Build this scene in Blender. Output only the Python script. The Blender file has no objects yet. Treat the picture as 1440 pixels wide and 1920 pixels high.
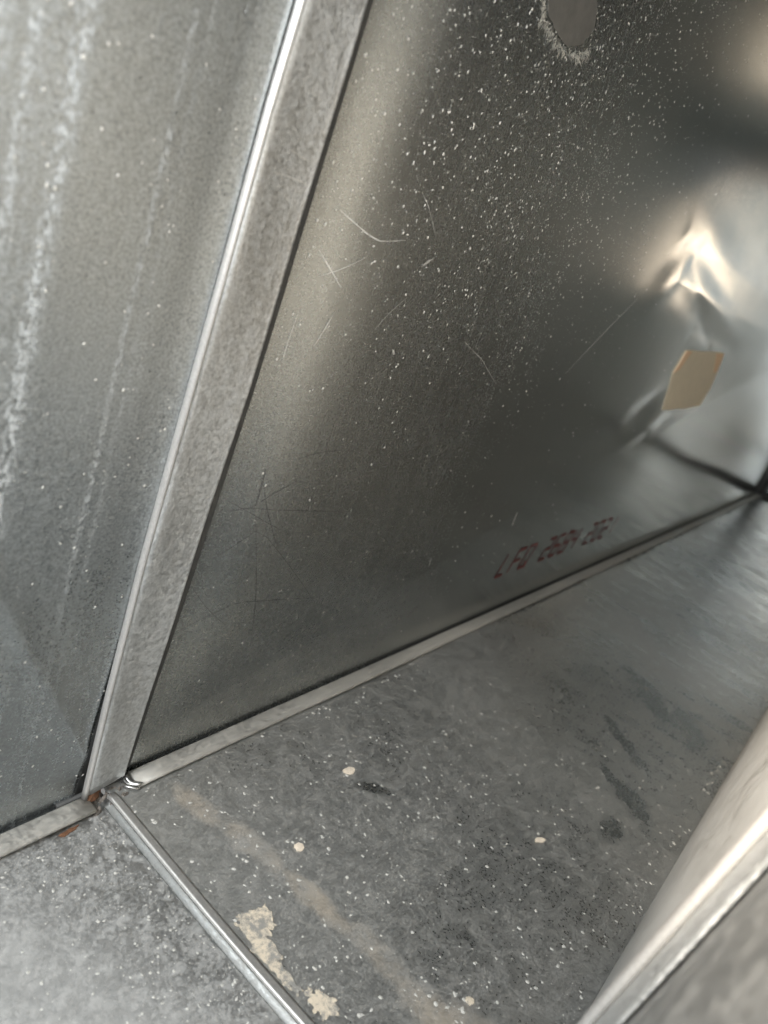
import bpy, math, random
import numpy as np
from mathutils import Matrix, Vector
random.seed(7); rng = np.random.default_rng(11)
S = bpy.context.scene

# ------------------------------------------------------------------ camera
cam_d = bpy.data.cameras.new('camera'); cam = bpy.data.objects.new('camera', cam_d)
S.collection.objects.link(cam); S.camera = cam
CAM = Vector((-0.22354, -0.22733, 0.31429))
AX = [(0.58426, -0.10521, 0.80472), (-0.73891, -0.47905, 0.47384), (0.33564, -0.87146, -0.35763)]
rot = Matrix([[a[0], -a[1], -a[2]] for a in AX])          # world <- camera (right, up, back)
cam.matrix_world = Matrix.Translation(CAM) @ rot.to_4x4()
cam_d.sensor_fit = 'VERTICAL'; cam_d.sensor_height = 36.0; cam_d.lens = 36.0 * 1442 / 1920
cam_d.clip_start = 0.005; cam_d.clip_end = 50
cam_d.dof.use_dof = True; cam_d.dof.focus_distance = 0.40; cam_d.dof.aperture_fstop = 8.5

# ------------------------------------------------------------------ light
W = bpy.data.worlds.new('World'); S.world = W; W.use_nodes = True
W.node_tree.nodes['Background'].inputs[0].default_value = (0.86, 0.85, 0.82, 1)
W.node_tree.nodes['Background'].inputs[1].default_value = 0.25

def area(name, loc, target, sx, sy, power, col):
    d = bpy.data.lights.new(name, 'AREA'); d.shape = 'RECTANGLE'; d.size = sx; d.size_y = sy
    d.energy = power; d.color = col
    o = bpy.data.objects.new(name, d); S.collection.objects.link(o)
    o.location = loc
    o.rotation_euler = (Vector(target) - Vector(loc)).to_track_quat('-Z', 'Z').to_euler()
    return o
area('lamp_open_end', (-0.50, -0.06, 0.48), (0.05, -0.11, 0.10), 0.12, 0.32, 7.3, (0.95, 0.98, 1.0))
warm = area('lamp_added_warm', (-0.50, -0.025, 0.42), (0.17, -0.24, 0.26), 0.04, 0.24, 2.1, (1.0, 0.86, 0.69))  # added warm lamp, brightens the side panel and its reflected band
warm.data.spread = math.radians(38)
area('lamp_side_opening', (1.52, -0.55, 0.52), (1.50, 0.0, 0.36), 0.45, 0.34, 3.2, (0.91, 1.0, 0.955))
area('lamp_branch_warm', (2.15, -0.52, 0.445), (0.60, 0.0, 0.38), 0.50, 0.20, 1.5, (1.0, 0.80, 0.60))

S.view_settings.view_transform = 'Standard'; S.view_settings.look = 'None'
S.view_settings.exposure = 0.22; S.view_settings.gamma = 1.0; S.view_settings.use_curve_mapping = False
S.cycles.use_denoising = True
S.cycles.max_bounces = 10; S.cycles.glossy_bounces = 8; S.cycles.diffuse_bounces = 6
S.cycles.sample_clamp_indirect = 6.0

# ------------------------------------------------------------------ node expressions
class Tree:
    def __init__(s, name):
        s.m = bpy.data.materials.new(name); s.m.use_nodes = True
        s.t = s.m.node_tree; s.t.nodes.clear()
        s.out = s.t.nodes.new('ShaderNodeOutputMaterial')
        s.b = s.t.nodes.new('ShaderNodeBsdfPrincipled')
        s.t.links.new(s.b.outputs[0], s.out.inputs[0])
        s.tc = s.t.nodes.new('ShaderNodeTexCoord')
        s.co = s.tc.outputs['Object']
        sep = s.t.nodes.new('ShaderNodeSeparateXYZ'); s.t.links.new(s.co, sep.inputs[0])
        s.x, s.y, s.z = (E(s, sep.outputs[i]) for i in range(3))
    def put(s, sock, v):
        if isinstance(v, E): s.t.links.new(v.o, sock)
        elif hasattr(v, 'is_linked'): s.t.links.new(v, sock)
        elif isinstance(v, (tuple, list)): sock.default_value = (*v, 1) if len(v) == 3 and len(sock.default_value) == 4 else v
        else: sock.default_value = v
    def math(s, op, a, b=0.0, clamp=False):
        n = s.t.nodes.new('ShaderNodeMath'); n.operation = op; n.use_clamp = clamp
        s.put(n.inputs[0], a); s.put(n.inputs[1], b); return E(s, n.outputs[0])
    def scaled(s, v):
        n = s.t.nodes.new('ShaderNodeVectorMath'); n.operation = 'MULTIPLY'
        s.put(n.inputs[0], s.co); n.inputs[1].default_value = v; return n.outputs[0]
    def noise(s, scale, stretch=(1, 1, 1), detail=3.0, rough=0.55, dist=0.0):
        n = s.t.nodes.new('ShaderNodeTexNoise'); n.inputs['Scale'].default_value = scale
        n.inputs['Detail'].default_value = detail; n.inputs['Roughness'].default_value = rough
        n.inputs['Distortion'].default_value = dist
        s.put(n.inputs['Vector'], s.scaled(stretch)); return E(s, n.outputs['Fac'])
    def voronoi(s, scale, stretch=(1, 1, 1)):
        n = s.t.nodes.new('ShaderNodeTexVoronoi'); n.inputs['Scale'].default_value = scale
        s.put(n.inputs['Vector'], s.scaled(stretch))
        sp = s.t.nodes.new('ShaderNodeSeparateColor'); s.t.links.new(n.outputs['Color'], sp.inputs[0])
        return E(s, n.outputs['Distance']), E(s, sp.outputs[0]), E(s, sp.outputs[1])
    def ramp(s, v, a, b, lo=0.0, hi=1.0):
        n = s.t.nodes.new('ShaderNodeMapRange'); n.interpolation_type = 'SMOOTHSTEP'
        s.put(n.inputs[0], v); s.put(n.inputs[1], a); s.put(n.inputs[2], b)
        s.put(n.inputs[3], lo); s.put(n.inputs[4], hi); return E(s, n.outputs[0])
    def mix(s, f, a, b):
        n = s.t.nodes.new('ShaderNodeMix'); n.data_type = 'RGBA'
        s.put(n.inputs[0], f); s.put(n.inputs[6], a); s.put(n.inputs[7], b); return n.outputs[2]
    def bump(s, h, dist, strength=1.0, prev=None):
        n = s.t.nodes.new('ShaderNodeBump'); n.inputs['Strength'].default_value = strength
        n.inputs['Distance'].default_value = dist; s.put(n.inputs['Height'], h)
        if prev is not None: s.t.links.new(prev, n.inputs['Normal'])
        return n.outputs[0]
    def set(s, **k):
        for a, v in k.items(): s.put(s.b.inputs[a.replace('_', ' ')], v)
class E:
    def __init__(s, t, o): s.T = t; s.o = o
    def __add__(s, b): return s.T.math('ADD', s, b)
    __radd__ = __add__
    def __sub__(s, b): return s.T.math('SUBTRACT', s, b)
    def __rsub__(s, b): return s.T.math('SUBTRACT', b, s)
    def __mul__(s, b): return s.T.math('MULTIPLY', s, b)
    __rmul__ = __mul__
    def __truediv__(s, b): return s.T.math('DIVIDE', s, b)
    def max(s, b): return s.T.math('MAXIMUM', s, b)
    def min(s, b): return s.T.math('MINIMUM', s, b)
    def clamp(s): return s.T.math('ADD', s, 0.0, True)
    def gauss(s, c, w):
        d = (s - c) / w
        return s.T.math('POWER', math.e, (d * d) * -1.0)

def galvanised(name, base=(0.50, 0.515, 0.505), rough=0.30, dust=0.25, dust_col=(0.42, 0.395, 0.355),
               grain=420, grain_bump=0.00004, brush=(300, 300, 8), brush_amt=0.5, streaks=(), mott=0.0,
               mott_scale=90, extra=None, spangle=0.0, metallic=0.95, dust_rough=0.85, fine=0.12, dust_grain=0.35, rough_fn=None, gtone=0.3):
    t = Tree(name)
    big = t.noise(5.0, detail=3); mid = t.noise(28.0, detail=4)
    g = t.noise(grain, detail=2, rough=0.6)
    br = t.noise(1.0, brush, detail=2)
    f = t.noise(1700, detail=1)
    tone = 0.80 + big * 0.22 + (br - 0.5) * 0.22 * brush_amt + (f - 0.5) * fine * 2 + (g - 0.5) * gtone
    n = t.t.nodes.new('ShaderNodeVectorMath'); n.operation = 'SCALE'
    n.inputs[0].default_value = base; t.put(n.inputs['Scale'], tone)
    metal_col = n.outputs[0]
    d = t.ramp(mid * 0.16 + big * 0.60 + g * dust_grain, 0.26 + dust_grain * 0.3, 0.50 + dust_grain * 0.7) * (dust * 1.6)
    if mott:
        m1 = t.noise(mott_scale, detail=5, rough=0.68)
        m2 = t.noise(mott_scale * 3.2, detail=3, rough=0.6)
        d = d + (t.ramp(m1 * 0.65 + m2 * 0.45, 0.47, 0.66) * mott)
    for (xc, w, amt, sc) in streaks:                    # powdery white-rust streaks running down the sheet
        wob = (t.noise(1.0, (3, 3, 9), detail=2) - 0.5) * 0.002
        lump = t.ramp(t.noise(1.0, (sc, sc, sc * 0.6), detail=5, rough=0.75), 0.42, 0.68)
        d = d + (t.x + wob).gauss(xc, w) * lump * amt
    if extra is not None:
        d = extra(t, d)
    d = d.clamp().min(0.97)
    t.dust = d
    colr = t.mix(d, metal_col, dust_col)
    if extra is not None and hasattr(t, 'tint'):
        for fac, c in t.tint: colr = t.mix(fac, colr, c)
    r = rough + (mid - 0.5) * 0.04 + (g - 0.5) * 0.14 + (br - 0.5) * 0.10 * brush_amt
    if rough_fn is not None: r = r + rough_fn(t)
    t.set(Base_Color=colr, Metallic=(1.0 - d) * metallic, Roughness=(r + d * (dust_rough - rough)).clamp())
    nb = t.bump(g + f * 0.35, grain_bump)
    if spangle:
        v, c1, c2 = t.voronoi(230, (1, 1, 1))
        nb = t.bump(c1 + v * 0.6, spangle, prev=nb)
    t.set(Normal=nb)
    return t.m

def plain(name, col, rough=0.7, metallic=0.0, var=0.25, scale=160, bump=0.0002):
    t = Tree(name); n1 = t.noise(scale, detail=4, rough=0.65)
    v = t.t.nodes.new('ShaderNodeVectorMath'); v.operation = 'SCALE'
    v.inputs[0].default_value = col; t.put(v.inputs['Scale'], 1.0 - var + n1 * (2 * var))
    t.set(Base_Color=v.outputs[0], Roughness=rough, Metallic=metallic, Normal=t.bump(n1, bump))
    return t.m

def ellipse(t, cx, cy, rx, ry, ang, soft=0.35, nz=None, namt=0.8):
    c, s_ = math.cos(ang), math.sin(ang)
    X = (t.x - cx) * c + (t.y - cy) * s_; Y = (t.y - cy) * c - (t.x - cx) * s_
    q = (X / rx) * (X / rx) + (Y / ry) * (Y / ry)
    if nz is not None: q = q + (nz - 0.5) * (2 * namt)
    return t.ramp(q, 1.0 + soft, 1.0 - soft)

def floor_right_extra(t, d):
    nz = t.noise(70, detail=4, rough=0.65); nz2 = t.noise(22, detail=3)
    tan = None
    for a in ((0.0302, -0.036, 0.007, 0.016, 0.15), (0.038, -0.072, 0.007, 0.022, 0.12), (0.0425, -0.115, 0.006, 0.026, 0.05),
              (0.0465, -0.156, 0.007, 0.022, 0.03), (0.045, -0.187, 0.009, 0.02, -0.03), (0.052, -0.205, 0.012, 0.016, 0)):
        e = ellipse(t, *a, soft=0.8, nz=nz, namt=2.2); tan = e if tan is None else tan.max(e)
    t.tint = [(tan * t.ramp(nz2 * 0.6 + nz * 0.5, 0.40, 0.64) * 0.60, (0.43, 0.365, 0.285))]
    wipe = None
    for a in ((0.293, -0.200, 0.022, 0.010, 0.75), (0.302, -0.181, 0.020, 0.006, 0.9), (0.251, -0.1976, 0.012, 0.008, 0.3), (0.4543, -0.194, 0.03, 0.014, 0.7),
              (0.458, -0.157, 0.045, 0.012, 0.8), (0.36, -0.17, 0.035, 0.007, 0.9), (0.0936, -0.178, 0.006, 0.003, 1.2), (0.129, -0.083, 0.011, 0.004, -0.9)):
        e = ellipse(t, *a, soft=0.9, nz=nz, namt=2.4); wipe = e if wipe is None else wipe.max(e)
    edge = t.ramp(t.x, 0.02, -0.004)
    far = t.ramp(t.x - t.y * 0.5, 0.14, 0.62)                      # the far sheet is cleaner and shinier
    streak = t.ramp(t.noise(1.0, (70, 16, 14), detail=4, rough=0.65), 0.48, 0.62)
    d = (d + tan * 0.25) * (1.0 - wipe * 0.85)
    return d * (1.0 - far * (0.40 + streak * 0.5))

def floor_left_extra(t, d):
    lt = t.ramp(t.x * -1.0 - t.y * 0.35, 0.035, 0.11)
    m = t.ramp(t.noise(260, detail=4, rough=0.7), 0.45, 0.62)
    return d * (0.55 + m * 0.3) * (1.0 - lt * 0.3) + lt * 0.40

def wall_left_extra(t, d):
    return d * (0.35 + t.ramp(t.z, 0.06, 0.20) * 0.65)
def side_extra(t, d):
    return d * (1.0 - t.ramp(t.x, 0.18, 0.60) * 0.80)  # pale dust painted in near the joint to brighten the panel and its reflection

M = {}
M['wall_right'] = galvanised('galvanised wall sheet', base=(0.40, 0.415, 0.405), rough=0.26, dust=0.02, grain=700, grain_bump=0.000012,
                             brush=(420, 420, 10), brush_amt=0.6, dust_col=(0.36, 0.345, 0.31), dust_grain=0.25, rough_fn=lambda t: t.ramp(t.x, 0.15, 0.5) * -0.11)
M['wall_left'] = galvanised('frosty galvanised wall sheet', base=(0.43, 0.46, 0.47), rough=0.31, dust=0.07, grain=800, grain_bump=0.00006,
                            brush=(130, 130, 4), brush_amt=1.3, mott=0.16, mott_scale=600, dust_col=(0.60, 0.62, 0.625), spangle=0.00005, gtone=1.1, extra=wall_left_extra, rough_fn=lambda t: t.ramp(t.z, 0.20, 0.05) * -0.09,
                            streaks=((-0.0865, 0.0034, 1.25, 520), (-0.100, 0.0024, 1.1, 520), (-0.095, 0.003, 0.40, 520),
                                     (-0.0515, 0.0013, 0.75, 700), (-0.0455, 0.0010, 0.35, 700), (-0.108, 0.003, 0.9, 400)))
M['cleat'] = galvanised('frosty cleat steel', base=(0.57, 0.58, 0.575), rough=0.31, dust=0.22, grain=600, grain_bump=0.0001,
                        gtone=1.0, mott=0.26, mott_scale=330, dust_col=(0.62, 0.62, 0.605), brush=(260, 260, 5), brush_amt=0.9, spangle=0.00003)
M['floor_right'] = galvanised('dusty floor sheet', base=(0.435, 0.44, 0.425), rough=0.25, dust=0.24, dust_rough=0.62, grain=700, gtone=0.7, grain_bump=0.00012,
                              mott=0.22, mott_scale=95, dust_col=(0.30, 0.285, 0.262), brush=(40, 300, 40), brush_amt=0.5, extra=floor_right_extra)
M['floor_left'] = galvanised('speckled floor sheet', base=(0.375, 0.375, 0.365), rough=0.38, dust=0.18, grain=700, grain_bump=0.00012,
                             mott=0.72, mott_scale=170, dust_col=(0.37, 0.365, 0.35), brush_amt=0.2, extra=floor_left_extra)
M['seam'] = galvanised('dull seam steel', base=(0.50, 0.49, 0.46), rough=0.42, dust=0.42, grain=500, grain_bump=0.00008,
                       mott=0.25, mott_scale=110, dust_col=(0.40, 0.375, 0.33), brush=(20, 260, 260), brush_amt=0.6)
M['edge'] = galvanised('bare folded steel edge', base=(0.62, 0.62, 0.60), rough=0.26, dust=0.06, grain=700, grain_bump=0.00003, brush_amt=0.2)
M['hem'] = galvanised('polished hem steel', base=(0.50, 0.485, 0.465), rough=0.42, dust=0.02, grain=700, grain_bump=0.00001, brush_amt=0.1, metallic=0.55)
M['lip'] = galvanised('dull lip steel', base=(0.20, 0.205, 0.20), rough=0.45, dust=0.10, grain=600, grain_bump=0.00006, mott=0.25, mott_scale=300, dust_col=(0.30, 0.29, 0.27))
M['side'] = galvanised('scuffed near wall sheet', base=(0.56, 0.545, 0.515), rough=0.36, dust=0.48, grain=300, grain_bump=0.00004,
                       mott=0.25, mott_scale=40, dust_col=(0.46, 0.455, 0.44), brush=(12, 160, 160), brush_amt=0.9, extra=side_extra)
M['side_near'] = galvanised('scuffed grey sheet', base=(0.42, 0.425, 0.42), rough=0.34, dust=0.16, grain=300, grain_bump=0.00004,
                            mott=0.22, mott_scale=60, dust_col=(0.36, 0.35, 0.33), brush=(12, 160, 160), brush_amt=0.9)
M['gap'] = plain('painted gap shade', (0.06, 0.06, 0.058), 0.8)  # dark colour stands for the shade in gaps, end collar and cleat edge
M['tape'] = plain('tan paper tape', (0.86, 0.77, 0.60), 0.75, var=0.10, scale=90)
M['tape_fold'] = plain('folded tape corner', (0.95, 0.70, 0.46), 0.7, var=0.10)
M['residue'] = plain('dried tan compound', (0.60, 0.47, 0.31), 0.85, var=0.16, scale=300)
def worn(name, col, under, thr=(0.36, 0.50)):
    t = Tree(name); n1 = t.noise(420, detail=5, rough=0.7); n2 = t.noise(90, detail=3)
    f = t.ramp(n1 * 0.5 + n2 * 0.5, *thr); v = t.mix(n1, tuple(c * 0.75 for c in col), tuple(min(1, c * 1.25) for c in col))
    t.set(Base_Color=t.mix(f, under, v), Roughness=0.85, Normal=t.bump(n1, 0.0002)); return t.m
M['residue'] = worn('dried tan compound', (0.58, 0.50, 0.39), (0.25, 0.24, 0.22), (0.41, 0.57))
M['rust'] = plain('flaking rust', (0.15, 0.07, 0.035), 0.9, var=0.45, scale=500, bump=0.0006)
M['ink'] = plain('dark red marking ink', (0.15, 0.03, 0.028), 0.5, var=0.6, scale=400)
M['speck'] = plain('pale dust speck', (0.72, 0.70, 0.655), 0.9, var=0.2, scale=300)
M['crumb'] = plain('grey floor crumb', (0.50, 0.485, 0.45), 0.9, var=0.35, scale=300)
M['chip'] = plain('cream paint chip', (0.72, 0.62, 0.50), 0.85, var=0.2, scale=400)
M['scratch'] = plain('bright scratch', (0.62, 0.61, 0.58), 0.5, metallic=0.4, var=0.2)
M['scratch_dark'] = plain('dark scuff', (0.09, 0.09, 0.085), 0.6, var=0.3)
M['glue'] = plain('grey glue residue', (0.19, 0.182, 0.168), 0.5, metallic=0.4, var=0.35, scale=120)
M['fibre'] = plain('white paper fibre', (0.60, 0.585, 0.53), 0.9, var=0.2)
M['grime'] = plain('packed grit', (0.17, 0.15, 0.13), 0.95, var=0.5, scale=700, bump=0.0015)

# ------------------------------------------------------------------ mesh helpers
def tag(o, label=None, cat=None, group=None, kind=None):
    for k, v in (('label', label), ('category', cat), ('group', group), ('kind', kind)):
        if v: o[k] = v
    return o
def mesh(name, verts, faces, mat, parent=None, smooth=True):
    me = bpy.data.meshes.new(name); me.from_pydata([tuple(map(float, v)) for v in verts], [], faces); me.update()
    me.materials.append(M[mat])
    if smooth: me.polygons.foreach_set('use_smooth', [True] * len(me.polygons))
    o = bpy.data.objects.new(name, me); S.collection.objects.link(o)
    if parent is not None:
        o.parent = parent
        p = parent; off = Vector((0, 0, 0))
        while p is not None: off += p.location; p = p.parent
        o.location = -off                              # local coordinates stay world coordinates
    return o
def empty(name, loc):
    o = bpy.data.objects.new(name, None); o.location = loc; o.empty_display_size = 0.05
    S.collection.objects.link(o); return o
def grid(P, thick=None, back=None):
    """P[i][j] points -> verts, faces; optional thickness along vector `back`."""
    n, m = P.shape[:2]; v = P.reshape(-1, 3); idx = np.arange(n * m).reshape(n, m)
    q = np.stack([idx[:-1, :-1], idx[1:, :-1], idx[1:, 1:], idx[:-1, 1:]], -1).reshape(-1, 4)
    faces = q.tolist()
    if thick:
        v2 = v + np.array(back) * thick; k = n * m
        faces += (q[:, ::-1] + k).tolist()
        ring = list(idx[:, 0]) + list(idx[-1, 1:]) + list(idx[-2::-1, -1]) + list(idx[0, -2:0:-1])
        for a, b in zip(ring, ring[1:] + ring[:1]): faces.append([int(b), int(a), int(a) + k, int(b) + k])
        v = np.vstack([v, v2])
    return v, faces
def sheet(name, P, mat, parent, thick=0.0008, back=(0, 1, 0)):
    v, f = grid(P, thick, back); return mesh(name, v, f, mat, parent)
def sweep(name, path, profile, mat, parent=None, cap=True):
    """path: list of (origin, ax1, ax2); profile: closed list of (a, b)."""
    v = []; k = len(profile)
    for o, a1, a2 in path:
        for a, b in profile: v.append(np.array(o) + np.array(a1) * a + np.array(a2) * b)
    f = []
    for i in range(len(path) - 1):
        for j in range(k):
            f.append([i * k + j, i * k + (j + 1) % k, (i + 1) * k + (j + 1) % k, (i + 1) * k + j])
    if cap: f.append(list(range(k))[::-1]); f.append([(len(path) - 1) * k + j for j in range(k)])
    return mesh(name, v, f, mat, parent)
def smoothstep(a, b, x):
    t = np.clip((x - a) / (b - a), 0, 1); return t * t * (3 - 2 * t)
def seg_dist(x, z, p, q):
    dx, dz = q[0] - p[0], q[1] - p[1]; L2 = dx * dx + dz * dz
    t = ((x - p[0]) * dx + (z - p[1]) * dz) / L2; tc = np.clip(t, 0, 1)
    d = np.hypot(x - p[0] - tc * dx, z - p[1] - tc * dz)
    side = ((x - p[0]) * dz - (z - p[1]) * dx) / math.sqrt(L2)
    return d, t, side
def lump(x, z, cx, cz, sx, sz, ang=0.0):
    c, s = math.cos(ang), math.sin(ang); a = (x - cx) * c + (z - cz) * s; b = -(x - cx) * s + (z - cz) * c
    return np.exp(-(a / sx) ** 2 - (b / sz) ** 2)

def interp(pts, z): 
    p = sorted((b, a) for a, b in pts); return float(np.interp(z, [q[0] for q in p], [q[1] for q in p]))
CL = [(-0.0119, 0.3629), (-0.0133, 0.3283), (-0.0140, 0.275), (-0.0151, 0.2137), (-0.0163, 0.1404), (-0.0157, 0.0658), (-0.0140, 0.0053), (-0.010, 0.66)]
CR = [(0.0188, 0.3747), (0.0182, 0.3201), (0.0177, 0.2622), (0.0168, 0.224), (0.0125, 0.1232), (0.0101, 0.0563), (0.0087, 0.0068), (0.0195, 0.66)]
CL = [(a - 0.0042, b) for a, b in CL]; CR = [(a - 0.0038, b) for a, b in CR]    # the cleat stands proud of the sheets

# ------------------------------------------------------------------ sizes
LEN = 1.732; X0 = -0.50; TOP = 0.66; WID = 0.24

def wall_h(x, z):                                       # inward bulge of the far section's wall (metres)
    h = 0.0130 / (1 + np.exp(-(x - 0.034 + 0.010 * smoothstep(0.3, 0.1, z)) / 0.0085)) * smoothstep(0.0, 0.12, z) * (1 - smoothstep(0.06, 0.95, x))
    d, t, _ = seg_dist(x, z, (0.0, 0.020), (0.42, 0.145)); h = h + 0.0010 * np.exp(-d / 0.012) * smoothstep(1.05, 0.5, t)
    d, t, s = seg_dist(x, z, (1.25, 0.318), (0.52, 0.155))                     # cross-break fold
    h = h + 0.0024 * np.exp(-d / 0.04) * smoothstep(1.0, 0.6, t)
    d, t, s = seg_dist(x, z, (0.49, 0.352), (0.70, 0.288)); h = h - 0.0006 * np.exp(-d / 0.011)
    h = h + 0.0013 * lump(x, z, 0.53, 0.378, 0.10, 0.017, -0.05) - 0.0012 * lump(x, z, 0.58, 0.354, 0.10, 0.012, -0.12)
    h = h + 0.0013 * lump(x, z, 0.63, 0.330, 0.13, 0.014, -0.12) - 0.0009 * lump(x, z, 0.46, 0.360, 0.03, 0.010, 0.35)
    h = h - 0.0010 * lump(x, z, 0.70, 0.305, 0.12, 0.012, -0.10) + 0.0012 * lump(x, z, 0.45, 0.335, 0.03, 0.020, 0.5)
    h = h + 0.0013 * lump(x, z, 0.60, 0.195, 0.05, 0.012, 0.3) - 0.0013 * lump(x, z, 0.56, 0.215, 0.05, 0.014, 0.3)
    for p, q, a, w in (((0.44, 0.372), (1.05, 0.362), 0.0007, 0.010), ((0.47, 0.338), (1.10, 0.326), 0.0008, 0.010), ((0.60, 0.300), (1.15, 0.300), -0.0006, 0.012)):
        d, t, _ = seg_dist(x, z, p, q); h = h + a * np.exp(-d / w)             # long shallow dents
    h = h + 0.0012 * lump(x, z, 0.95, 0.42, 0.18, 0.05, -0.1)
    h = h + 0.0008 * np.sin(x * 9 + z * 14) * smoothstep(0.15, 0.5, x)
    return h * smoothstep(-0.004, 0.06, z)

# ================================================================== far duct section
far = tag(empty('duct_section', (0.86, -0.12, 0)), 'dark galvanised duct section with red ink marking right of the vertical cleat', 'air duct')
nx, nz = 420, 190
xs = 0.000 + (LEN - 0.000) * (np.linspace(0, 1, nx) ** 1.25); zs = np.linspace(-0.003, TOP, nz)
XX, ZZ = np.meshgrid(xs, zs, indexing='ij')
wall_r = sheet('wall_panel', np.stack([XX, 0.0015 - wall_h(XX, ZZ), ZZ], -1), 'wall_right', far)

_rr = random.Random(5)
RIP = [(_rr.uniform(45, 190), _rr.gauss(0, 75), _rr.uniform(0, 6.28), _rr.uniform(0.00004, 0.00015)) for _ in range(14)]
def floor_h(x, y):
    r = smoothstep(0.45, 1.1, x)
    h = 0.0008 * np.sin(x * 21 + y * 17) * smoothstep(0.02, 0.2, x)
    for kx, ky, ph, a in RIP: h = h + r * a * np.sin(kx * x + ky * y + ph)
    return h
xs2 = -0.0035 + (LEN + 0.0035) * (np.linspace(0, 1, 520) ** 1.15); ys2 = np.linspace(0.001, -0.2405, 150)
XX, YY = np.meshgrid(xs2, ys2, indexing='ij')
floor_r = sheet('floor_panel', np.stack([XX, YY, floor_h(XX, YY)], -1), 'floor_right', far, back=(0, 0, -1))

def y_side(z): return -0.2397 - 0.085 * np.maximum(z - 0.075, 0) * smoothstep(0.06, 0.14, z) * smoothstep(0.75, 0.2, z)
zs3 = np.linspace(-0.006, TOP, 90)
for xa, xb, za, zb, n, m in ((0.006, 1.30, -0.006, TOP, 130, 90), (1.3005, LEN + 0.02, -0.006, 0.33, 24, 30), (1.3005, LEN + 0.02, 0.60, TOP, 24, 8)):
    XX, ZZ = np.meshgrid(np.linspace(xa, xb, n), np.linspace(za, zb, m), indexing='ij')   # a branch opening is cut near the far end
    sheet('side_panel', np.stack([XX, y_side(ZZ) - 0.001 * np.sin(XX * 15) * np.sin(ZZ * 9), ZZ], -1), 'side', far, back=(0, -1, 0))
XX, YY = np.meshgrid(np.linspace(0.0, LEN, 40), np.linspace(0.003, -0.30, 12), indexing='ij')
sheet('top_panel', np.stack([XX, YY, np.full_like(XX, TOP + 0.001)], -1), 'wall_right', far, back=(0, 0, 1))

def seam_profile():
    # folded lock strip lying on the floor; a = away from the wall, b = up
    return [(0.0018, 0.0006), (0.0112, 0.0006), (0.0121, 0.0012), (0.0122, 0.0021), (0.0114, 0.0029), (0.0070, 0.0033), (0.0026, 0.0036), (0.0016, 0.0033), (0.0012, 0.0024)]
def seam(parent, x_a, x_b, n, wob):
    path = []
    for i in range(n + 1):
        x = x_a + (x_b - x_a) * i / n; w = wob * math.sin(x * 23) + wob * 0.6 * math.sin(x * 61)
        path.append(((x, 0.0010 + w, 0.0003 + abs(w) * 0.5), (0, -1, 0.02), (0, 0, 1)))
    return sweep('corner_seam', path, seam_profile(), 'seam', parent)
sr = seam(far, 0.0105, LEN, 90, 0.00012)
# the cut end of the lock shows its folded layers
for k, (b0, ln, lift) in enumerate(((0.0010, 0.0070, 0.0), (0.0024, 0.0060, 0.0008), (0.0036, 0.0045, 0.0004))):
    pts = []
    for i in range(9):
        u = i / 8; pts.append(((0.0107 - ln * math.sin(u * math.pi * 0.5) * (1 - 0.35 * u), -0.0114 + 0.0088 * u, b0 + 0.0006 * math.sin(u * 5 + k) + lift), (1, 0.3, 0), (0, 0, 1)))
    sweep('fold_layer', pts, [(-0.0014, 0), (0.0010, 0), (0.0010, 0.0004), (-0.0014, 0.0005)], 'edge', sr)
# dark strip coloured for the shade between wall foot and lock
sweep('seam_shade_strip', [((x, 0.0010, 0.0002), (0, -1, 0), (0, 0, 1)) for x in np.linspace(-0.03, LEN, 40)],
      [(0.0, 0.0), (0.0020, 0.0), (0.0018, 0.0014), (0.0, 0.0016)], 'gap', far)
# far end collar
sweep('end_collar', [((LEN - 0.012, 0.0, z), (1, 0, 0), (0, -1, 0)) for z in np.linspace(0.004, TOP, 8)],
      [(0, 0), (0.03, 0), (0.03, 0.012), (0.002, 0.010)], 'gap', far)
sweep('end_collar', [((LEN - 0.010, y, 0.0), (1, 0, 0), (0, 0, 1)) for y in np.linspace(-0.013, -0.24, 8)],
      [(0, 0), (0.03, 0), (0.03, 0.012), (0.002, 0.010)], 'gap', far)

YY, ZZ = np.meshgrid(np.linspace(0.004, -0.29, 20), np.linspace(-0.006, TOP, 40), indexing='ij')
sheet('end_panel', np.stack([LEN + 0.020 + 0.004 * np.sin(YY * 30) * np.sin(ZZ * 17), YY, ZZ], -1), 'wall_left', far, back=(1, 0, 0))

# ================================================================== near duct section
near = tag(empty('duct_section', (-0.25, -0.12, 0)), 'frosty pale galvanised duct section with white streaks left of the vertical cleat', 'air duct')
xsn = np.linspace(0, 1, 150) ** 0.6; zsn = np.linspace(-0.008, TOP, 190)
XX, ZZ = np.meshgrid(xsn, zsn, indexing='ij')
def wall_left_h(x, z):
    h = 0.0012 * smoothstep(-0.02, -0.20, x) * smoothstep(0, 0.15, z)
    d, t, s = seg_dist(x, z, (-0.016, 0.022), (-0.14, 0.245))
    h = h + 0.0018 * np.exp(-d / 0.004) * smoothstep(1.0, 0.35, t)
    h = h + 0.0018 * smoothstep(-0.030, -0.013, x) * smoothstep(0.03, 0.10, z)
    return h + 0.0006 * np.sin(x * 40 + z * 13)
def left_edge(z): return interp(CL, z) + 0.0016 - 0.0036 * float(smoothstep(0.075, 0.0, z))
_e = np.array([left_edge(z) for z in zsn]); XX = X0 + (_e[None, :] - X0) * XX
wall_l = sheet('wall_panel', np.stack([XX, 0.0004 - wall_left_h(XX, ZZ), ZZ], -1), 'wall_left', near)
XX, YY = np.meshgrid(np.linspace(X0, -0.004, 130), np.linspace(0.001, -0.2405, 80), indexing='ij')
sheet('floor_panel', np.stack([XX, YY, -0.0034 + 0.0005 * np.sin(XX * 37 + YY * 23)], -1), 'floor_left', near, back=(0, 0, -1))
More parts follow.
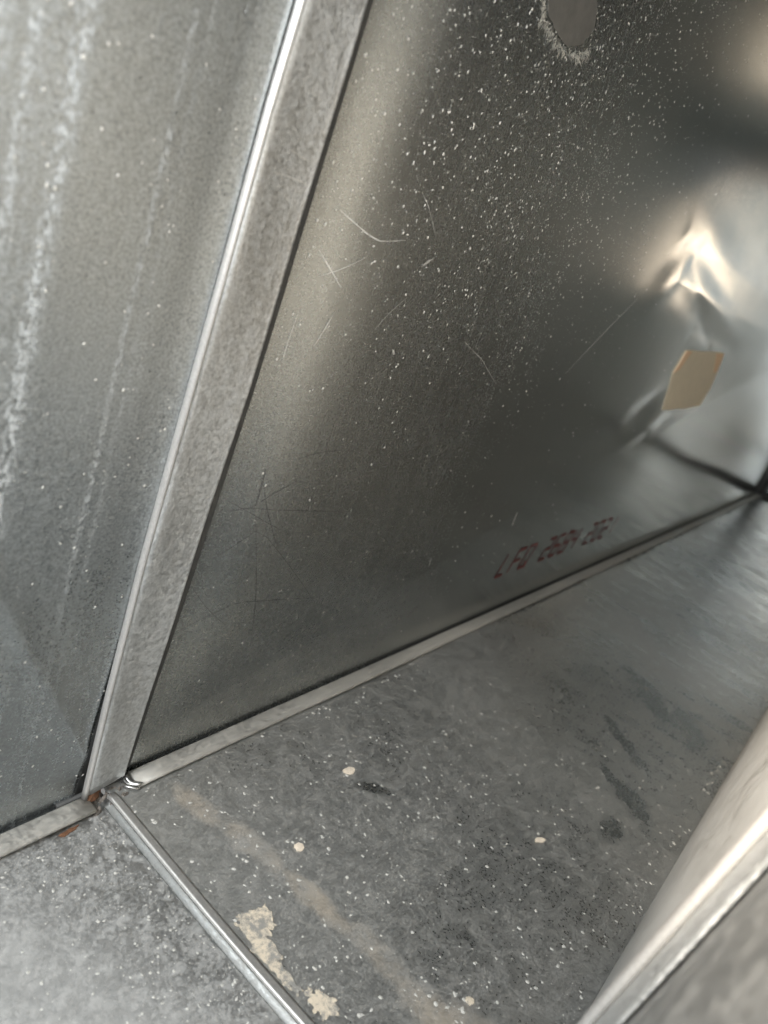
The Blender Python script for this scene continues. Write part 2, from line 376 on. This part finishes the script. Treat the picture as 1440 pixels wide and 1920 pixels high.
XX, ZZ = np.meshgrid(np.linspace(X0, -0.004, 90), zs3, indexing='ij')
sheet('side_panel', np.stack([XX, y_side(ZZ) - 0.0015 - 0.002 * np.sin(XX * 20), ZZ - 0.004], -1), 'side_near', near, back=(0, -1, 0))
XX, YY = np.meshgrid(np.linspace(X0, -0.002, 20), np.linspace(0.003, -0.30, 12), indexing='ij')
sheet('top_panel', np.stack([XX, YY, np.full_like(XX, TOP)], -1), 'wall_left', near, back=(0, 0, 1))
path = [((x, 0.0004 + 0.0002 * math.sin(x * 40), -0.0030), (0, -1, 0.06), (0, 0, 1)) for x in np.linspace(X0, -0.0150, 40)]
sweep('corner_seam', path, [(a, b * 1.15) for a, b in seam_profile()], 'seam', near)
sweep('joint_gap', [((-0.0172, 0.0030, z), (1, 0, 0), (0, 1, 0)) for z in np.linspace(-0.004, TOP, 20)],
      [(0, 0), (0.024, 0), (0.024, 0.002), (0, 0.002)], 'gap', near)

# ================================================================== cleats
wc = tag(empty('joint_cleat', (0, -0.003, 0)), 'tall flat steel cleat with bright rounded edge covering the wall joint', 'duct cleat')
def cleat_face(n=120):
    P = []
    for i in range(n + 1):
        z = 0.0048 + (TOP - 0.0048) * i / n; a, b = interp(CL, z), interp(CR, z)
        row = []
        for u, d in ((0.0, 0.0046), (0.10, 0.0049), (0.25, 0.0046), (0.5, 0.0042), (0.71, 0.0040), (0.74, 0.0041), (0.9, 0.0038), (0.955, 0.0041), (0.985, 0.0043), (1.0, 0.0038), (1.0, 0.0024)):
            row.append((a + 0.0019 + (b - a - 0.0019) * u, -d - 0.0003 * math.sin(z * 50 + u * 3), z - 0.0 * u))
        P.append(row)
    return np.array(P)
P = cleat_face()
P[0, :, 2] += np.linspace(0, 0.003, P.shape[1])
sheet('face', P, 'cleat', wc, thick=0.0009, back=(0, 1, 0))
path = []
for i in range(121):
    z = 0.0020 + (TOP - 0.002) * i / 120; path.append(((interp(CL, z) + 0.0014, -0.0030, z), (1, 0, 0), (0, -1, 0)))
sweep('rounded_hem', path, [(0.0014 * math.cos(a), 0.0020 * math.sin(a)) for a in np.linspace(0, 2 * math.pi, 29)[:-1]], 'hem', wc)

sweep('edge_shade_strip', [((interp(CR, z) + 0.0002, 0.0006 - float(wall_h(np.array(interp(CR, z)), np.array(z))), z), (1, 0, 0), (0, -1, 0)) for z in np.linspace(0.008, TOP, 100)],
      [(-0.003, -0.0020), (0.0056, -0.0020), (0.0050, 0.0010), (0.0040, 0.0016), (-0.003, 0.0014)], 'gap', wc)  # dark strip added as the shade beside the cleat's right edge

fc = tag(empty('joint_cleat', (-0.006, -0.12, 0)), 'low folded steel ridge with bright edge crossing the duct floor', 'duct cleat')
path = []
for i in range(61):
    y = -0.0062 - (0.2375 - 0.0062) * i / 60; path.append(((-0.0055 + 0.0012 * math.sin(y * 22 + 1.0) - (0.0007 if i == 0 else 0), y, 0.0), (1, 0, 0), (0, 0, 1)))
sweep('ridge', path, [(0.0040, -0.0010), (0.0045, 0.0003), (0.0030, 0.0008)] + [(0.0002 - 0.0011 * math.sin(t), 0.0000 + 0.0013 * math.cos(t)) for t in np.linspace(-0.4, 2.2, 9)] + [(-0.0002, -0.0012)], 'hem', fc)
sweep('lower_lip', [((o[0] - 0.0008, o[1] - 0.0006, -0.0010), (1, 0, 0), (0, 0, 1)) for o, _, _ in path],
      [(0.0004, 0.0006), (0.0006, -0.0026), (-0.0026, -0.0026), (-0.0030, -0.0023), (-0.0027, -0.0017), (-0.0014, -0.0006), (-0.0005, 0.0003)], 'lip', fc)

sc = tag(empty('joint_cleat', (0.01, -0.238, 0)), 'blurred bright vertical cleat edge close to the camera at the right', 'duct cleat')
def y_edge(z): return -0.2368 - 0.0848 * (z - 0.0878) if z > 0.0878 else -0.2368
path = [((0.012 if z > .05 else 0.012, y_edge(z), z), (1, 0, 0), (0, 1, 0)) for z in np.linspace(0.004, TOP, 60)]
sweep('rounded_hem', path, [(0.0030 * math.cos(a), 0.0024 * math.sin(a) - 0.0008) for a in np.linspace(0, 2 * math.pi, 25)[:-1]], 'hem', sc)
P = np.array([[(0.012 - 0.030 * u, y_edge(z) - 0.0022 - 0.0008 * u, z) for u in np.linspace(0.05, 1, 6)] for z in np.linspace(0.004, TOP, 60)])
sheet('face', P, 'cleat', sc, back=(0, -1, 0))

# ================================================================== marking on the wall
def wall_pt(x, z, off=0.0004): return np.array((x, 0.0015 - float(wall_h(np.array(x), np.array(z))) - off, z))
def onto(x, z):
    h = float(wall_h(np.array(x), np.array(z)))
    for _ in range(3):
        xx, zz = x - h * (x - CAM.x) / 0.2273, z - h * (z - CAM.z) / 0.2273; h = float(wall_h(np.array(xx), np.array(zz))) - 0.0015
    return xx, zz
SEG = {'L': 'fed', 'F': 'fage', 'Q': 'abcdefq', '2': 'abged', '6': 'afgedc', '8': 'abcdefg', '4': 'fgbc', '0': 'abcdef', '1': 'bc'}
def glyph(ch, x, z, w, h):
    pts = {'a': ((0, h), (w, h)), 'b': ((w, h), (w, h / 2)), 'c': ((w, h / 2), (w, 0)), 'd': ((0, 0), (w, 0)), 'e': ((0, 0), (0, h / 2)),
           'f': ((0, h / 2), (0, h)), 'g': ((0, h / 2), (w, h / 2)), 'q': ((w * .55, h * .3), (w * 1.1, -h * .08))}
    v, f = [], []
    for s in SEG[ch]:
        (x0, z0), (x1, z1) = pts[s]; L = math.hypot(x1 - x0, z1 - z0); tx, tz = (x1 - x0) / L, (z1 - z0) / L
        hw = 0.0019 if abs(tz) < 0.5 else 0.0011; k = len(v); n = 6
        for i in range(n + 1):
            u = 0.02 + 0.96 * i / n
            for sgn in (-1, 1):
                e = hw * (1 + 0.35 * (random.random() - .5))
                v.append(wall_pt(x + x0 + tx * L * u - tz * e * sgn, z + z0 + tz * L * u + tx * e * sgn))
        for i in range(n): f.append([k + 2 * i, k + 2 * i + 1, k + 2 * i + 3, k + 2 * i + 2])
    return v, f
x = 0.385
for ch in 'LFQ 2684 2021':
    if ch != ' ':
        v, f = glyph(ch, x, 0.0490, 0.0145, 0.0265); mesh('ink_character', v, f, 'ink', wall_r, smooth=False)
    x += 0.0236

# ================================================================== scratches
def ribbon(pts, w, off=0.00025, surf=None):
    v, f = [], []
    surf = surf or wall_pt
    P = np.array(pts, float)
    t = np.linspace(0, 1, len(P)); tt = np.linspace(0, 1, max(6, len(P) * 4))
    Q = np.stack([np.interp(tt, t, P[:, 0]), np.interp(tt, t, P[:, 1])], 1)
    bow = (random.random() - .5) * 0.10 * np.linalg.norm(P[-1] - P[0]); pd = P[-1] - P[0]; pd = np.array((-pd[1], pd[0])) / (np.linalg.norm(pd) + 1e-9)
    Q = Q + pd * (bow * np.sin(np.linspace(0, math.pi, len(Q))))[:, None]
    for i in range(len(Q)):
        d = Q[min(i + 1, len(Q) - 1)] - Q[max(i - 1, 0)]; d = d / (np.linalg.norm(d) + 1e-9); nrm = np.array((-d[1], d[0]))
        ww = w * (0.25 + 0.75 * math.sin(math.pi * (i + .5) / len(Q))) * (0.7 + 0.6 * random.random())
        for s in (-.5, .5):
            a = Q[i] + nrm * ww * s; v.append(surf(a[0], a[1], off))
    for i in range(len(Q) - 1): f.append([2 * i, 2 * i + 1, 2 * i + 3, 2 * i + 2])
    return v, f

LIGHT = [[(0.0397, 0.303), (0.0605, 0.2991), (0.0715, 0.2976), (0.0897, 0.2996)], [(0.0892, 0.3219), (0.0975, 0.3163), (0.1115, 0.3062)],
         [(0.1099, 0.2899), (0.1174, 0.2952)], [(0.0343, 0.2852), (0.0554, 0.2718)], [(0.1779, 0.2559), (0.2072, 0.2477), (0.239, 0.2308)],
         [(0.1102, 0.2463), (0.1132, 0.2435)], [(0.0558, 0.2593), (0.0501, 0.2434)], [(0.0333, 0.2569), (0.0325, 0.2347)], [(0.4186, 0.311), (0.3427, 0.2428)],
         [(0.3738, 0.104), (0.3722, 0.1174)], [(0.2527, 0.0863), (0.2499, 0.0938)], [(0.0665, 0.2882), (0.0394, 0.2744)], [(0.18, 0.2819), (0.1839, 0.2563)], [(0.1061, 0.273), (0.0892, 0.2546)]]
LW = [.0006, .0004, .0012, .0004, .0004, .0016, .0004, .0003, .0005, .0014, .0010, .0003, .0003, .0004]
DARK = [[(0.0444, 0.1748), (0.0558, 0.1556), (0.0718, 0.1308)], [(0.0274, 0.159), (0.0465, 0.1552), (0.1175, 0.1482)], [(0.0213, 0.1669), (0.0421, 0.1573), (0.0762, 0.14)],
        [(0.0415, 0.1588), (0.0703, 0.1727)], [(0.0264, 0.1324), (0.0509, 0.1438), (0.1239, 0.0838)], [(0.0188, 0.0932), (0.053, 0.0975), (0.1274, 0.0869)],
        [(0.0472, 0.1536), (0.0654, 0.1083), (0.075, 0.0701)], [(0.0175, 0.1188), (0.0486, 0.0884)], [(0.0439, 0.1806), (0.0447, 0.16)], [(0.0648, 0.1852), (0.0974, 0.1882)]]
for pts, w in zip(LIGHT, LW):
    v, f = ribbon([onto(*q) for q in pts], w); mesh('scratch', v, f, 'scratch', wall_r)
for i, pts in enumerate(DARK):
    v, f = ribbon([onto(*q) for q in pts], 0.0007 if i == 8 else 0.00025); mesh('scratch', v, f, 'scratch_dark', wall_r)
def cleat_pt(x, z, off):
    a, b = interp(CL, z) + 0.0019, interp(CR, z); u = (x - a) / (b - a)
    return np.array((x, -float(np.interp(u, (0, .1, .25, .5, .71, .74, .9, .955), (.0046, .0049, .0046, .0042, .0040, .0041, .0038, .0041))) - 0.0003 * math.sin(z * 50 + u * 3) - off, z))
face = [c for c in wc.children if c.name.startswith('face')][0]
for pts, w in (([(-0.0083, 0.3086), (0.0057, 0.3080), (0.0125, 0.3080)], .0007), ([(-0.0070, 0.3185), (0.0051, 0.3172), (0.0105, 0.3162)], .0004),
               ([(0.0101, 0.3567), (0.0103, 0.3339)], .0004), ([(0.0061, 0.3109), (0.0068, 0.2741)], .0003), ([(0.0063, 0.2426), (0.0055, 0.17)], .0003)):
    v, f = ribbon(pts, w, 0.0003, cleat_pt); mesh('scratch', v, f, 'scratch', face)

# ================================================================== tape, residues, chips, rust
def film(name, outline, surf, mat, parent=None, cell=0.0004, rag=0.0016, off=0.0003):
    """Dried film: small cells inside a ragged outline, torn at its rim."""
    O = np.array(outline, float); lo, hi = O.min(0) - rag, O.max(0) + rag
    ph = [(random.uniform(200, 1800), random.uniform(-1800, 1800), random.uniform(0, 6.28)) for _ in range(10)]
    def inside(p):
        c = False; n = len(O)
        for i in range(n):
            a, b = O[i], O[i - 1]
            if (a[1] > p[1]) != (b[1] > p[1]) and p[0] < (b[0] - a[0]) * (p[1] - a[1]) / (b[1] - a[1]) + a[0]: c = not c
        return c
    nx_, ny_ = int((hi[0] - lo[0]) / cell), int((hi[1] - lo[1]) / cell); v, f, ids = [], [], {}
    def vid(i, j):
        if (i, j) not in ids:
            q = lo + cell * np.array((i, j)) + cell * 0.45 * (np.array((random.random(), random.random())) - .5); ids[i, j] = len(v); v.append(surf(q[0], q[1], off))
        return ids[i, j]
    for i in range(nx_):
        for j in range(ny_):
            p = lo + cell * np.array((i + .5, j + .5))
            w = sum(math.sin(a * p[0] + b * p[1] + c) for a, b, c in ph) / 4
            if inside(p + rag * np.array((w, 0.6 * math.sin(w * 2 + p[0] * 900)))): f.append([vid(i, j), vid(i + 1, j), vid(i + 1, j + 1), vid(i, j + 1)])
    return mesh(name, v, f, mat, parent)
def patch(name, outline, surf, mat, thick, parent=None, off=0.0003, rag=0.0, sub=4, rings=4, fray=0.0):
    """A thin slab whose ragged outline follows a surface; surf(a, b, off) gives points."""
    O = np.array(outline, float); n = len(O); pts = []
    for i in range(n):
        for k in range(sub):
            p = O[i] * (1 - k / sub) + O[(i + 1) % n] * (k / sub)
            e = O[(i + 1) % n] - O[i]; e = np.array((-e[1], e[0])) / (np.linalg.norm(e) + 1e-9)
            pts.append(p + rag * (np.array((random.random(), random.random())) - .5) - e * fray * random.random() ** 3)
    pts = np.array(pts); c = pts.mean(0); m = len(pts); v = []; f = []
    for r in range(rings):
        s = 1 - r / rings
        for p in pts: q = c + (p - c) * s; v.append(surf(q[0], q[1], off + thick * (1 if r else 0.75)))
    v.append(surf(c[0], c[1], off + thick)); base = len(v)
    for p in pts: v.append(surf(p[0], p[1], off * 0.3))
    for r in range(rings - 1):
        for i in range(m): f.append([r * m + i, r * m + (i + 1) % m, (r + 1) * m + (i + 1) % m, (r + 1) * m + i])
    for i in range(m): f.append([(rings - 1) * m + i, (rings - 1) * m + (i + 1) % m, rings * m])
    for i in range(m): f.append([base + i, base + (i + 1) % m, (i + 1) % m, i])
    return mesh(name, v, f, mat, parent, smooth=False)
tp = patch('tape_piece', [onto(*q) for q in [(0.622, 0.281), (0.700, 0.2850), (0.7769, 0.2873), (0.793, 0.262), (0.7990, 0.241), (0.7902, 0.2179), (0.715, 0.2145), (0.6414, 0.212), (0.627, 0.236), (0.612, 0.2545)]],
           wall_pt, 'tape', 0.0003, rag=0.0016, off=0.0004)
tag(tp, 'torn tan tape rectangle stuck on the buckled wall at the right', 'tape')
patch('folded_corner', [onto(*q) for q in [(0.622, 0.2805), (0.642, 0.2805), (0.629, 0.2600), (0.613, 0.2555)]], wall_pt, 'tape_fold', 0.0003, tp, off=0.0009, rag=0.001)
patch('folded_corner', [onto(*q) for q in [(0.742, 0.2850), (0.7769, 0.2870), (0.789, 0.2640), (0.774, 0.2620)]], wall_pt, 'tape_fold', 0.0002, tp, off=0.0009, rag=0.001)

gl = patch('label_residue', [onto(*q) for q in [(0.1300, 0.4215), (0.1390, 0.4150), (0.1500, 0.4125), (0.1660, 0.4105), (0.1790, 0.4160), (0.1850, 0.4260), (0.1740, 0.4400), (0.1640, 0.4600), (0.1400, 0.4600), (0.1320, 0.4400)]],
           wall_pt, 'glue', 0.0002, rag=0.0012, off=0.0003)
tag(gl, 'grey patch of label glue with frayed white paper rim high on the wall', 'label residue')
rim = [(0.1290, 0.4240), (0.1330, 0.4130), (0.1480, 0.4090), (0.1640, 0.4080), (0.1780, 0.4110), (0.1870, 0.4160)]
rim = [onto(*q) for q in rim]
rv, rf = [], []
for k in range(520):
    u = random.random() ** 0.9; a = np.array([np.interp(u, np.linspace(0, 1, 6), [p[j] for p in rim]) for j in (0, 1)])
    a += rng.normal(0, 0.0011, 2); ang = math.pi * (0.35 + 0.5 * u) + rng.normal(0, 0.5); L = 0.0006 + 0.006 * random.random() ** 4
    b = a + L * np.array((math.cos(ang) * -1, -math.sin(ang) * 0.7)); v, f = ribbon([a, b], 0.00028 * (0.4 + random.random()), 0.0005 + 0.0004 * random.random())
    k0 = len(rv); rv += v; rf += [[i + k0 for i in q] for q in f]
tag(mesh('paper_fray', rv, rf, 'fibre', gl), kind='stuff')

def floor_pt(x, y, off=0.0003): return np.array((x, y, float(floor_h(np.array(x), np.array(y))) + off))
def ridge_pt(x, y, off=0.0003):
    z = float(floor_h(np.array(x), np.array(y))); k = x + 0.0055 - 0.0012 * math.sin(y * 22 + 1.0) + 0.0002
    return np.array((x, y, max(z, float(np.interp(k, (-0.0010, -0.0005, 0.0004, 0.0030, 0.0045), (0.0005, 0.0012, 0.0013, 0.0009, 0.0004)))) + off))
r1 = film('compound_smear', [(0.0020, -0.0985), (0.0085, -0.0985), (0.0185, -0.1015), (0.0175, -0.1065), (0.0165, -0.1117), (0.0110, -0.1135), (0.0080, -0.1210), (0.0045, -0.1290), (0.0030, -0.1370), (0.0030, -0.1420), (0.0005, -0.1415), (-0.0015, -0.130), (-0.0018, -0.117), (0.0005, -0.108)],
           ridge_pt, 'residue')
tag(r1, 'long ragged tan smear along the bright floor ridge', 'dried smear')
r2 = film('compound_smear', [(0.0025, -0.1435), (0.0065, -0.1430), (0.0105, -0.1480), (0.0125, -0.1560), (0.0075, -0.1600), (0.0015, -0.1560)],
           ridge_pt, 'residue')
tag(r2, 'small tan smear at the bottom edge of the photo beside the floor ridge', 'dried smear')

CH = [((0.1265, -0.0646), 0.0042, 0.0022, 'oblong cream paint chip on the floor nearest the corner seam'), ((0.0577, -0.0869), 0.0032, 0.0024, 'round cream paint chip on the floor between the ridge and the oblong chip'),
      ((0.1930, -0.1708), 0.0044, 0.0016, 'pointed cream paint chip on the floor beside the dark wiped spots'), ((0.0647, -0.1961), 0.0024, 0.0017, 'orange tinted paint chip low on the floor at the bottom of the photo')]
for (cx, cy), a, b, lab in CH:
    ol = [(cx + a * math.cos(t) * (0.7 + 0.6 * random.random()) * 0.8 - b * math.sin(t) * 0.6, cy - a * math.cos(t) * 0.5 - b * math.sin(t) * (0.7 + 0.5 * random.random())) for t in np.linspace(0, 2 * math.pi, 10)[:-1]]
    tag(patch('paint_chip', ol, floor_pt, 'chip' if cx != 0.0647 else 'residue', 0.0006, rag=0.0005, sub=2, rings=2), lab, 'paint chip', 'cream paint chips on the floor')

def base_pt(x, y, off): return np.array((x, y, 0.0 + off))
rust = empty('rust_flake', (-0.0125, -0.002, 0.001)); tag(rust, 'orange brown rust flake at the foot of the wall cleat', 'rust flake')
def flake(name, c, r, h, mat, parent, seed):
    rr = random.Random(seed); v = []; f = []; n = 9
    for k, (s, z) in enumerate(((1.0, 0.0), (0.9, 0.5), (0.55, 0.95))):
        for i in range(n):
            t = 2 * math.pi * i / n; q = s * r * (0.6 + 0.7 * rr.random()); v.append((c[0] + q * math.cos(t) * 1.2, c[1] + q * math.sin(t) * 0.7, c[2] + h * z * (0.6 + 0.8 * rr.random())))
    v.append((c[0], c[1], c[2] + h))
    for k in range(2):
        for i in range(n): f.append([k * n + i, k * n + (i + 1) % n, (k + 1) * n + (i + 1) % n, (k + 1) * n + i])
    for i in range(n): f.append([2 * n + i, 2 * n + (i + 1) % n, 3 * n])
    f.append(list(range(n))[::-1])
    return mesh(name, v, f, mat, parent, smooth=False)
flake('crust', (-0.0125, -0.0030, 0.0000), 0.0036, 0.0036, 'rust', rust, 3)
flake('crumb', (-0.0085, -0.0018, 0.0000), 0.0016, 0.0038, 'rust', rust, 4)
grit = empty('grit_clump', (-0.006, -0.006, -0.002)); tag(grit, 'grey grit packed in the gap between the two corner seam ends', 'grit')
for i in range(16):
    flake('grain', (-0.0135 + 0.022 * random.random(), -0.0025 - 0.009 * random.random(), -0.0042), 0.0018 + 0.0022 * random.random(), 0.0030 + 0.0022 * random.random(), 'grime', grit, 20 + i)
rs = patch('rust_stain', [(-0.036, -0.0128), (-0.030, -0.0122), (-0.024, -0.0120), (-0.026, -0.0138), (-0.033, -0.0146)], lambda x, y, o: np.array((x, y, -0.0034 + 0.0005 * math.sin(x * 37 + y * 23) + o)), 'rust', 0.0003, rag=0.001)
tag(rs, 'small rust streak under the left corner seam', 'rust stain')

# ================================================================== loose specks
def specks(name, n, sample, size, mat, label, cat, normal):
    v, f = [], []
    while n > 0:
        p = sample()
        if p is None: continue
        n -= 1
        c, e1, e2 = p; r = size(); el = 0.75 + 0.55 * random.random(); t0 = random.random() * 6.28; k = len(v); m = 6
        nn = np.array(normal)
        v.append(c + nn * r * 0.3)
        for i in range(m):
            t = 2 * math.pi * i / m; q = r * (0.65 + 0.6 * random.random())
            a, b = q * math.cos(t) * el, q * math.sin(t) / el
            v.append(c + e1 * (a * math.cos(t0) - b * math.sin(t0)) + e2 * (a * math.sin(t0) + b * math.cos(t0)) + nn * 0.00005)
        for i in range(m): f.append([k, k + 1 + i, k + 1 + (i + 1) % m])
    return tag(mesh(name, v, f, mat, None, smooth=False), label, cat, kind='stuff')
eX, eY, eZ = np.array((1., 0, 0)), np.array((0, 1., 0)), np.array((0, 0, 1.))
def s_wall():
    x, z = random.uniform(0.022, 0.75), random.uniform(0.02, 0.62)
    dens = math.exp(-((x - 0.14) / 0.16) ** 2) * (0.05 + 0.95 * float(smoothstep(0.20, 0.34, z))) + 0.03
    dens *= 0.78 + 0.22 * math.sin(x * 47 + z * 31) * math.sin(z * 63 - x * 22)
    if random.random() > dens: return None
    return wall_pt(x, z, 0.0002), eX, eZ
specks('dust_specks', 8500, s_wall, lambda: 0.00022 + 0.0006 * random.random() ** 3.5, 'speck', 'tiny pale dust specks scattered over the dark wall sheet', 'dust', (0, -1, 0))
def s_fr():
    x, y = random.uniform(-0.001, 0.8), random.uniform(-0.012, -0.237)
    dens = math.exp(-(x / 0.30) ** 2) * (0.55 + 0.45 * math.sin(x * 60 + y * 45) * math.sin(y * 80 - x * 30)) + 0.02
    if y < -0.228 or y > -0.0175 or x < 0.004: dens += 0.45
    if random.random() > dens: return None
    return floor_pt(x, y, 0.0001), eX, eY
specks('dust_specks', 5200, s_fr, lambda: 0.00014 + 0.0011 * random.random() ** 8, 'crumb', 'pale crumbs scattered over the floor sheet right of the ridge', 'dust', (0, 0, 1))
def s_fl():
    x, y = random.uniform(-0.16, -0.009), random.uniform(-0.014, -0.20)
    dens = 0.25 + 0.75 * math.exp(-((x + 0.02) / 0.03) ** 2)
    if random.random() > dens: return None
    return np.array((x, y, -0.0033 + 0.0005 * math.sin(x * 37 + y * 23))), eX, eY
specks('dust_specks', 2400, s_fl, lambda: 0.00013 + 0.0008 * random.random() ** 7, 'crumb', 'pale crumbs scattered over the floor sheet left of the ridge', 'dust', (0, 0, 1))
def s_wl():
    x, z = random.uniform(-0.15, -0.018), random.uniform(0.01, 0.42)
    return np.array((x, 0.0004 - float(wall_left_h(np.array(x), np.array(z))) - 0.0001, z)), eX, eZ
specks('dust_specks', 900, s_wl, lambda: 0.00018 + 0.0005 * random.random() ** 3, 'speck', 'fine pale specks on the frosty wall sheet left of the cleat', 'dust', (0, -1, 0))
